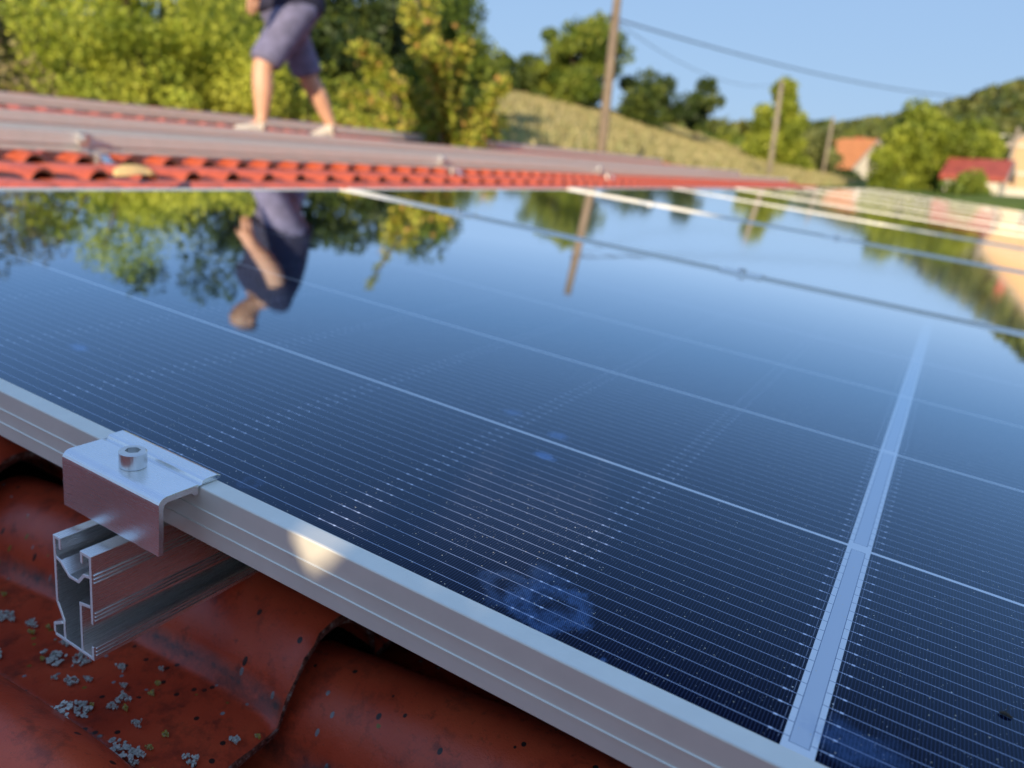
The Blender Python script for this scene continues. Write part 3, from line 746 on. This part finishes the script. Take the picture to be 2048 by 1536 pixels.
# ------------------------------------------------------------------ rails
def rail_meshes(L):
    """profile with its top at z=0, left at x=-.0155, length along +Y from 0"""
    ox, oz = -.3355, -.0343
    def S(p): return [(a - ox, b - oz) for a, b in p]
    t = .0019; mb = MB()
    A = [(-.3456, -.0412), (-.3456, -.0353), (-.3501, -.0353), (-.3501, -.0735), (-.3448, -.0835), (-.3448, -.0936)]
    B = [(-.3490, -.0468), (-.3455, -.0478), (-.3385, -.0535), (-.3310, -.0535), (-.3262, -.0478), (-.3216, -.0468)]
    Cc = [(-.3276, -.0412), (-.3276, -.0353), (-.3206, -.0353), (-.3206, -.0738)]
    D = [(-.3217, -.0640), (-.3296, -.0655), (-.3296, -.0936)]
    E_ = [(-.3526, -.0946), (-.3206, -.0946), (-.3206, -.0872)]
    F_ = [(-.3526, -.0935), (-.3526, -.0882), (-.3458, -.0845)]
    for i, q in enumerate((A, B, Cc, D, E_, F_)):
        mb.extrude(strip_poly(S(q), t), 1, -.0001 * i, L)
    k = 0
    for z in (-.0452, -.0474, -.0496, -.0672, -.0694, -.0716, -.0880, -.0902, -.0924):
        x = -.3206 + t/2; mb.extrude(S([(x + .0001, z - .0006), (x + .0009, z), (x + .0001, z + .0006)]), 1, .0006, L)
    return mb
def rail(label, x, y, L, ztop=-.0343, group='mounting rails', rot=0.0):
    o = rail_meshes(L).build('mounting_rail', [M['rail' if x > -1 else 'rail_dull'], M['saw_cut']], bevel=.00035 if x > -.5 else None)
    for p_ in o.data.polygons: p_.material_index = 1 if p_.normal.y < -.9 else 0
    o.matrix_world = RM @ Matrix.Translation((x, y, ztop)) @ Matrix.Rotation(rot, 4, 'Z'); tag(o, label, 'mounting rail', group); return o
rail('aluminium mounting rail sticking out under the nearest panel below the end clamp', -.3355, -.0375, 12.8)
for x in (-.93, .34, .93): pass
r2 = rail('aluminium mounting rail hidden under the upper part of the panels', -.93, -.01, 12.8)
rail('empty aluminium rail nearest to the row of panels on the upper roof', -2.58, -.8, 14.2)
rail('spare aluminium rail lying right behind the nearest empty rail', -2.72, .4, 9.0, -.034, rot=.004)
rail('middle empty aluminium rail running in front of the feet of the person', -3.38, -.8, 14.2)
rail('highest empty aluminium rail near the ridge behind the person', -4.70, -.8, 14.0)

# ------------------------------------------------------------------ clamps
def socket_screw(parent, c, r=.0066, h=.0085, shaft=.03):
    cx, cy, cz = c; mb = MB(); n = 32; hr = r * .58
    rings = [(r*.97, 0), (r, .0006), (r, h-.0007), (r-.0007, h)]
    vs = [(cx + a*math.cos(2*math.pi*j/n), cy + a*math.sin(2*math.pi*j/n), cz + z) for a, z in rings for j in range(n)]
    fs = [(i*n+j, i*n+(j+1) % n, (i+1)*n+(j+1) % n, (i+1)*n+j) for i in range(3) for j in range(n)]
    def hexr(j):
        a = 2*math.pi*j/n; k = a % (math.pi/3) - math.pi/6; return hr * math.cos(math.pi/6) / math.cos(k)
    for z in (h, h - .0032): vs += [(cx + hexr(j)*math.cos(2*math.pi*j/n), cy + hexr(j)*math.sin(2*math.pi*j/n), cz + z) for j in range(n)]
    b0, b1, b2 = 3*n, 4*n, 5*n
    fs += [(b0+j, b0+(j+1) % n, b1+(j+1) % n, b1+j) for j in range(n)] + [(b1+j, b1+(j+1) % n, b2+(j+1) % n, b2+j) for j in range(n)]
    fs += [tuple(b2+j for j in range(n))[::-1], tuple(range(n))]
    mb.add(vs, fs); mb.tube([(cx, cy, cz - shaft), (cx, cy, cz - .0001)], r*.55, 16)
    return mb.build('screw', M['steel'], parent, smooth=False)
def end_clamp():
    t = thing('end_clamp', 'silver end clamp with hex socket screw gripping the edge of the nearest panel', 'clamp', RM @ Matrix.Translation((-.326, 0, 0)))
    pr_ = []
    # (y,z) outline: lip over the frame, small step, plate, rounded shoulder, flange
    top = [(.0125, .0018+.0004), (.0127, .0040), (.0105, .0050), (.0035, .0050), (.0020, .0046), (.0012, .0026), (-.0004, .0026), (-.0012, .0034)]
    top += [(-.0190 - .0045*math.sin(a), .0034 - .0045*(1 - math.cos(a))) for a in [math.radians(x) for x in (0, 15, 30, 45, 60, 75, 90)]]
    bot = [(-.0235, -.0278), (-.0207, -.0278), (-.0207, -.0030), (-.0200, -.0012), (-.0185, -.0002), (-.0050, -.0002), (-.0030, -.0022), (-.0008, -.0022), (-.0008, .0006), (-.0006, .0022)]
    mb = MB(); mb.extrude(top + bot, 0, -.0375, .0375)
    o = mb.build('bracket', M['clamp'], t, bevel=.0003)
    socket_screw(t, (.0, -.0098, .0035), shaft=.034)
    mb = MB(); mb.box((-.0045, -.019, -.052), (.0045, .001, -.045)); mb.build('nut', M['steel'], t, bevel=.0005)
end_clamp()
def mid_clamp(label, x, y):
    t = thing('mid_clamp', label, 'clamp', RM @ Matrix.Translation((x, y, 0)), 'mid clamps between the panels')
    mb = MB(); g = .010
    mb.extrude([(-g-.009, .0021), (-g-.009, .0046), (-.006, .0046), (-.005, .0010), (.005, .0010), (.006, .0046), (g+.009, .0046), (g+.009, .0021), (g-.001, .0021), (g-.001, -.02), (-g+.001, -.02), (-g+.001, .0021)], 0, -.035, .035)
    mb.build('bracket', M['clamp'], t)
    socket_screw(t, (0, 0, .0011), shaft=.03); return t
ords = ['first', 'second', 'third', 'fourth', 'fifth', 'sixth', 'seventh', 'eighth', 'ninth', 'tenth']
src = None
for i in range(1, MODS):
    for x, nm in ((-.302, 'lower'), (-.90, 'upper')):
        lb = 'small mid clamp on the %s seam between the panels, the %s of its two' % (ords[i-1], nm)
        yy = PITCH * i - .010
        if src is None: src = mid_clamp(lb, x, yy)
        else: copy_thing(src, RM @ Matrix.Translation((x, yy, 0)), lb)

# roof hooks carrying the upper rails
def hook(label, x, y):
    t = thing('roof_hook', label, 'roof hook', RM @ Matrix.Translation((x, y, 0)), 'roof hooks on the upper rail')
    mb = MB()
    pl = strip_poly([(.020, -.034), (.020, -.088), (.075, -.094), (.130, -.094), (.150, -.112), (.30, -.125)], .006)
    n = len(pl); mb.add([(a, -.016, b) for a, b in pl] + [(a, .016, b) for a, b in pl], [(i, (i+1) % n, n+(i+1) % n, n+i) for i in range(n)] + [tuple(range(n))[::-1], tuple(range(n, 2*n))])
    mb.build('strap', M['steel'], t, bevel=.001)
    for z, r in ((-.052, .012),):
        b = MB(); b.tube([(.022, 0, z), (.045, 0, z)], r, 6); b.build('bolt', M['steel'], t)
    for xx in (.095, .27):
        b = MB(); b.tube([(xx, 0, -.125), (xx, 0, -.088 if xx < .2 else -.108)], .010, 10); b.build('bolt', M['steel'], t)
    return t
h0 = hook('steel roof hook with bolts on the rail at the left of the photo', -2.58, 1.40)
copy_thing(h0, RM @ Matrix.Translation((-2.58, 3.48, 0)), 'steel roof hook in the middle of the strip of bare tiles')
copy_thing(h0, RM @ Matrix.Translation((-2.58, 5.67, 0)), 'steel roof hook below the nearest utility pole')

# ------------------------------------------------------------------ small things
def dry_leaf():
    P = []; n = 9
    V = []; F = []
    for i in range(n):
        u = i / (n-1); wd = .026 * math.sin(math.pi * min(1, .08 + .92*u)) ** .8 + .0015
        for j in range(5):
            s = (j - 2) / 2; V.append((s * wd + .004 * math.sin(u * 5), u * .105 - .05, .006 + .013 * s * s + .014 * math.sin(math.pi * u) + .002 * math.sin(9*u + j)))
    F = [(i*5+j, i*5+j+1, (i+1)*5+j+1, (i+1)*5+j) for i in range(n-1) for j in range(4)]
    me = bpy.data.meshes.new('dry_leaf'); me.from_pydata(V, [], F); me.polygons.foreach_set('use_smooth', [True]*len(F))
    me.materials.append(simple('dry_leaf_tan', (.62, .44, .20), .7, 0, .15, 60))
    o = bpy.data.objects.new('dry_leaf', me); COL.objects.link(o); sm_ = o.modifiers.new('s', 'SOLIDIFY'); sm_.thickness = .0008
    o.matrix_world = RM @ Matrix.Translation((-1.93, 1.135, -.090)) @ Matrix.Rotation(math.radians(-20), 4, 'Z') @ Matrix.Rotation(math.radians(24), 4, 'Y')
    tag(o, 'curled tan dry leaf on the bare tiles above the panel edge', 'dry leaf')
dry_leaf()
def debris():
    mb = MB(); mb.tube([(-.0022, 0, .0006), (-.0008, .0003, .0010), (.0010, 0, .0009), (.0024, -.0004, .0005)], [.0003, .0008, .0007, .0002], 7)
    mb.tube([(-.0012, 0, .001), (-.0020, .0022, .0020)], .00012, 5); mb.tube([(0, 0, .001), (.0004, .0032, .0028)], .00014, 5); mb.tube([(.0015, 0, .0008), (.0030, .0010, .0003)], .00014, 5)
    o = mb.build('plant_debris', simple('dark_debris', (.05, .035, .02), .8, 0, .3, 900), None, smooth=True)
    o.matrix_world = RM @ Matrix.Translation((.0665, .0887, 0)); tag(o, 'tiny dark bit of plant debris on the glass at the lower right', 'debris')
debris()

# ------------------------------------------------------------------ person
def person():
    A = Vector((-3.86, 3.26, -.098)); B = Vector((-3.74, 3.84, -.098))    # front and rear foot on the tiles (roof coordinates)
    Aw, Bw = RM @ A, RM @ B; mid = (Aw + Bw) / 2; f = (Aw - Bw); f.z = 0; f.normalize()
    ang = math.atan2(f.y, f.x); S = 1.0
    t = thing('person', 'person in navy shorts and a dark shirt walking across the roof with bent head', 'person', Matrix.Translation((mid.x, mid.y, min(Aw.z, Bw.z))) @ Matrix.Rotation(ang, 4, 'Z') @ Matrix.Scale(S, 4))
    def skin(name, nodes, edges, mat, sub=2, root=0):
        me = bpy.data.meshes.new(name); me.from_pydata([n[0] for n in nodes], edges, [])
        o = bpy.data.objects.new(name, me); COL.objects.link(o); o.parent = t; me.materials.append(mat)
        md = o.modifiers.new('skin', 'SKIN'); md.use_smooth_shade = True
        for i, n in enumerate(nodes):
            r = n[1]; me.skin_vertices[0].data[i].radius = r if hasattr(r, '__len__') else (r, r)
            me.skin_vertices[0].data[i].use_root = (i == root)
        sb = o.modifiers.new('sub', 'SUBSURF'); sb.levels = sub; sb.render_levels = sub
        return o
    skin_m = Mat('skin', .5, 0, (.60, .34, .22)); skin_m.b.inputs['Subsurface Weight'].default_value = .08
    n_ = skin_m.noise(6, 3); skin_m.color(skin_m.ramp(n_, [(.3, (.54, .29, .185)), (.7, (.66, .39, .26))])); skin_m = skin_m.m
    short_m = simple('navy_shorts_cloth', (.15, .15, .25), .8, 0, .3, 14, .5, .01); shirt_m = simple('dark_shirt_cloth', (.022, .024, .055), .85, 0, .3, 10, .5, .01)
    shoe_m = simple('pale_shoes', (.62, .56, .46), .7, 0, .15, 20); sock_m = simple('dark_socks', (.04, .04, .045), .9); hair_m = simple('short_brown_hair', (.14, .085, .06), .8, 0, .3, 60, .6, .004)
    # x forward, y left, z up ; left leg in front
    nodes = [((-.03, 0, .80), (.11, .11)), ((-.03, 0, .92), (.115, .10)), ((-.02, 0, 1.08), (.12, .10)), ((.02, 0, 1.22), (.12, .09)), ((.085, 0, 1.285), (.07, .068)), ((.13, 0, 1.32), (.062, .062)),
             ((.165, 0, 1.375), (.096, .104)), ((.185, 0, 1.435), (.092, .098)), ((.186, 0, 1.465), (.055, .060)),
             # left arm
             ((.03, .20, 1.22), (.068, .062)), ((.10, .250, 1.12), .066), ((.165, .265, .99), .062), ((.25, .255, .89), .056), ((.325, .24, .815), (.038, .040)), ((.355, .235, .765), (.028, .048)),
             # right arm
             ((.03, -.20, 1.22), (.068, .062)), ((-.02, -.245, 1.12), .054), ((-.08, -.265, .99), .046), ((-.08, -.262, .88), .041), ((-.06, -.25, .80), (.030, .031)), ((-.05, -.245, .75), (.024, .042)),
             # left leg (front)
             ((.0, .09, .70), .092), ((.13, .11, .56), .086), ((.225, .11, .43), .066), ((.235, .11, .37), .064), ((.235, .11, .285), .069), ((.245, .11, .12), (.040, .042)), ((.255, .11, .075), (.040, .044)), ((.33, .115, .035), (.044, .028)), ((.42, .12, .028), (.038, .020)),
             # right leg (rear)
             ((-.06, -.09, .70), .092), ((-.155, -.11, .56), .086), ((-.215, -.11, .43), .066), ((-.25, -.11, .37), .064), ((-.315, -.11, .285), .069), ((-.40, -.11, .135), (.040, .042)), ((-.415, -.11, .095), (.040, .044)), ((-.35, -.11, .05), (.044, .028)), ((-.26, -.11, .028), (.038, .022))]
    edges = [(0,1),(1,2),(2,3),(3,4),(4,5),(5,6),(6,7),(7,8),(3,9),(9,10),(10,11),(11,12),(12,13),(13,14),(3,15),(15,16),(16,17),(17,18),(18,19),(19,20),
             (0,21),(21,22),(22,23),(23,24),(24,25),(25,26),(26,27),(27,28),(28,29),(0,30),(30,31),(31,32),(32,33),(33,34),(34,35),(35,36),(36,37),(37,38)]
    # fingers: unequal, gently curled, each its own chain from the palm; thumb from the side
    for (pi, sg) in ((14, 1), (20, -1)):
        bx_, by_, bz_ = nodes[pi][0]
        for k, (dx, L) in enumerate(((.028, .070), (.010, .080), (-.008, .074), (-.025, .058))):
            i0 = len(nodes); nodes += [((bx_ + dx, by_, bz_ - .035), .0095), ((bx_ + dx + .006, by_ - sg*.004, bz_ - .035 - L*.55), .0085), ((bx_ + dx - .002, by_ - sg*.020, bz_ - .035 - L), .0070)]
            edges += [(pi, i0), (i0, i0+1), (i0+1, i0+2)]
        i0 = len(nodes); nodes += [((bx_ + .040, by_ - sg*.012, bz_ + .002), .0105), ((bx_ + .056, by_ - sg*.022, bz_ - .030), .0090)]; edges += [(pi, i0), (i0, i0+1)]
    skin('body', nodes, edges, skin_m)
    # shirt: torso and short sleeves
    skin('shirt', [((-.03, 0, .70), (.225, .225)), ((-.03, 0, .78), (.225, .222)), ((-.03, 0, .93), (.222, .215)), ((-.02, 0, 1.08), (.222, .205)), ((.02, 0, 1.215), (.190, .155)), ((.075, 0, 1.265), (.098, .092)),
                   ((.03, .215, 1.215), (.094, .088)), ((.105, .253, 1.11), .092), ((.135, .262, 1.05), .090), ((.03, -.205, 1.215), (.085, .078)), ((-.025, -.250, 1.10), .076), ((-.045, -.258, 1.05), .074)],
         [(0,1),(1,2),(2,3),(3,4),(4,5),(4,6),(6,7),(7,8),(4,9),(9,10),(10,11)], shirt_m)
    skin('shorts', [((-.03, 0, .84), (.200, .20)), ((-.03, 0, .76), (.205, .20)), ((.04, .105, .68), (.130, .125)), ((.135, .112, .54), (.104, .104)), ((.215, .112, .44), (.098, .100)), ((.228, .112, .41), (.098, .100)),
                    ((-.085, -.105, .68), (.130, .125)), ((-.165, -.112, .54), (.108, .106)), ((-.222, -.112, .44), (.104, .102)), ((-.236, -.112, .40), (.104, .102))],
         [(0,1),(1,2),(2,3),(3,4),(4,5),(1,6),(6,7),(7,8),(8,9)], short_m, 2, 1)
    skin('hair', [((.146, 0, 1.40), (.092, .103)), ((.168, 0, 1.452), (.089, .096)), ((.172, 0, 1.482), (.055, .060))], [(0,1),(1,2)], hair_m)
    for nm, (x, y, z), a in (('shoe', (.255, .11, .0), 0), ('shoe', (-.415, -.11, .03), .25)):
        c_, s_ = math.cos(a), math.sin(a)
        def Q(px, pz): return (x + px*c_ + pz*s_, y, z + pz*c_ - px*s_)
        skin(nm, [(Q(-.03, .045), (.048, .042)), (Q(.05, .045), (.052, .040)), (Q(.12, .036), (.052, .034)), (Q(.175, .032), (.044, .026)), (Q(-.012, .09), (.046, .044))], [(0,1),(1,2),(2,3),(0,4)], shoe_m)
        skin('sock', [(Q(-.012, .10), (.042, .040)), (Q(-.018, .15), (.040, .038))], [(0,1)], sock_m, 1)
    # face: eyes, ears, nose
    for sg in (1, -1):
        mb = MB(); mb.tube([(.248, sg*.030, 1.402), (.256, sg*.030, 1.400)], [.010, .006], 8); mb.build('eye', M['black'], t)
        mb = MB(); mb.tube([(.162, sg*.082, 1.365), (.166, sg*.094, 1.395), (.160, sg*.088, 1.42)], [.010, .015, .008], 8); mb.build('ear', skin_m, t, smooth=True)
    mb = MB(); mb.tube([(.250, 0, 1.405), (.270, 0, 1.375), (.254, 0, 1.360)], [.008, .014, .010], 8); mb.build('nose', skin_m, t, smooth=True)
person()

# ------------------------------------------------------------------ unseen trees added behind the camera, leaves placed to shade the near array end
HOLES = [(Vector((-.185, .085, 0)), Vector((-.135, .115, 0)), 1.0)]
def drop_holes(P, rad):
    S_ = np.array(SUN); keep = np.ones(len(P), bool)
    for a, b, f_ in HOLES:
        for k in np.linspace(0, 1, 5):
            d = P - np.array(RM @ a.lerp(b, k)); al = d @ S_; per = d - al[:, None] * S_[None, :]
            keep &= ~((np.linalg.norm(per, axis=1) < rad * (f_ if rad < .1 else 1)) & (al > 0))
    return P[keep]
def unseen_shade_casters():
    hor = math.cos(SUN_EL); q = SUN * (12.5 / hor); bx_, by_ = q.x + .6, q.y + 1.0
    t = thing('unseen_shade_caster', 'unseen tree added behind the viewer, its leaves laid out to shade the near panels', 'tree', Matrix.Translation((bx_, by_, GZ(bx_, by_))))
    n = 16000
    xs = rng.uniform(-1.5, 2.6, n*2); ys = rng.uniform(-1.8, 5.6, n*2)
    bound = np.where(ys < 2.4, -1.20 + .28 * ys, -.528 + .50 * (ys - 2.4)); bound = np.where(ys < 0, -1.20 + .05*ys, bound)
    bound = bound + .05 * np.sin(ys * 5) + .03 * np.sin(ys * 13)
    ok = xs > bound; xs = xs[ok][:n]; ys = ys[ok][:n]
    P = np.array([RM @ Vector((x, y, 0)) + SUN * (12.5 / hor + rng.normal() * .9) for x, y in zip(xs, ys)])  # leaves placed back along the sun from the wanted shadow outline
    P = drop_holes(P, .15)
    leaf_mesh('crown', P - np.array(t.location), .11, G_MID, t, aim=tuple(SUN * .6))
    mb = MB(); H = P[:, 2].mean() - t.location.z
    mb.tube([(0, 0, -.3), (.1, .1, H*.5), (-.1, -.3, H)], [.24, .18, .08], 10)
    for _ in range(9):
        e = Vector(P[rng.integers(0, len(P))]) - t.location; mb.tube([(.05, 0, H*.55), tuple((Vector((.05, 0, H*.75)) + e) * .5), tuple(e)], [.07, .045, .012], 6, cap=False)
    mb.build('trunk', M['bark'], t, smooth=True)
    # added low spray that blocks the sun; the gap lets a fleck through
    t2 = thing('unseen_shade_caster', 'unseen branch added over the near corner of the roof to block the sun around a fleck', 'tree', Matrix.Translation((-.5, -4.4, GZ(-.5, -4.4))))
    P = []
    c0 = RM @ Vector((-.19, .04, 0)); e1 = Vector((0, 0, 1)).cross(SUN).normalized(); e2 = SUN.cross(e1)
    for _ in range(9500):
        a = rng.uniform(0, 2 * math.pi); r = .34 * math.sqrt(rng.uniform(0, 1)); P.append(c0 + e1 * (r * math.cos(a)) + e2 * (r * .9 * math.sin(a)) + SUN * rng.uniform(1.35, 1.75))
    P = drop_holes(np.array(P), .0205)
    Ri = np.array(RM.to_3x3().inverted()); Pr = P @ Ri.T; Sr = Ri @ np.array(SUN); q = Pr - Sr[None] * (Pr[:, 1:2] / Sr[1])
    tri = np.array([(-.2285, .012), (-.1975, .012), (-.2120, -.0165)]); inside = np.ones(len(P), bool)
    for k in range(3):
        a_, b_ = tri[k], tri[(k+1) % 3]; e_ = b_ - a_; nn = np.array([-e_[1], e_[0]]) / np.linalg.norm(e_); inside &= ((q[:, [0, 2]] - a_) @ nn) < .0075
    P = P[~inside]
    leaf_mesh('crown', P - np.array(t2.location), .021, G_MID, t2, aim=tuple(SUN))
    c = Vector(P.mean(0)) - t2.location; mb = MB()
    mb.tube([(0, 0, -.3), (.05, .2, c.z*.5), (0, .6, c.z - .6), tuple(c + Vector((-.1, -.5, -.1))), tuple(c)], [.09, .07, .05, .03, .006], 8)
    for _ in range(6):
        e = Vector(P[rng.integers(0, len(P))]) - t2.location; mb.tube([tuple(c + Vector((-.1, -.5, -.1))), tuple(c*.5 + e*.5 + Vector((0, -.2, 0))), tuple(e)], [.02, .01, .003], 5, cap=False)
    mb.build('trunk', M['bark'], t2, smooth=True)
unseen_shade_casters()
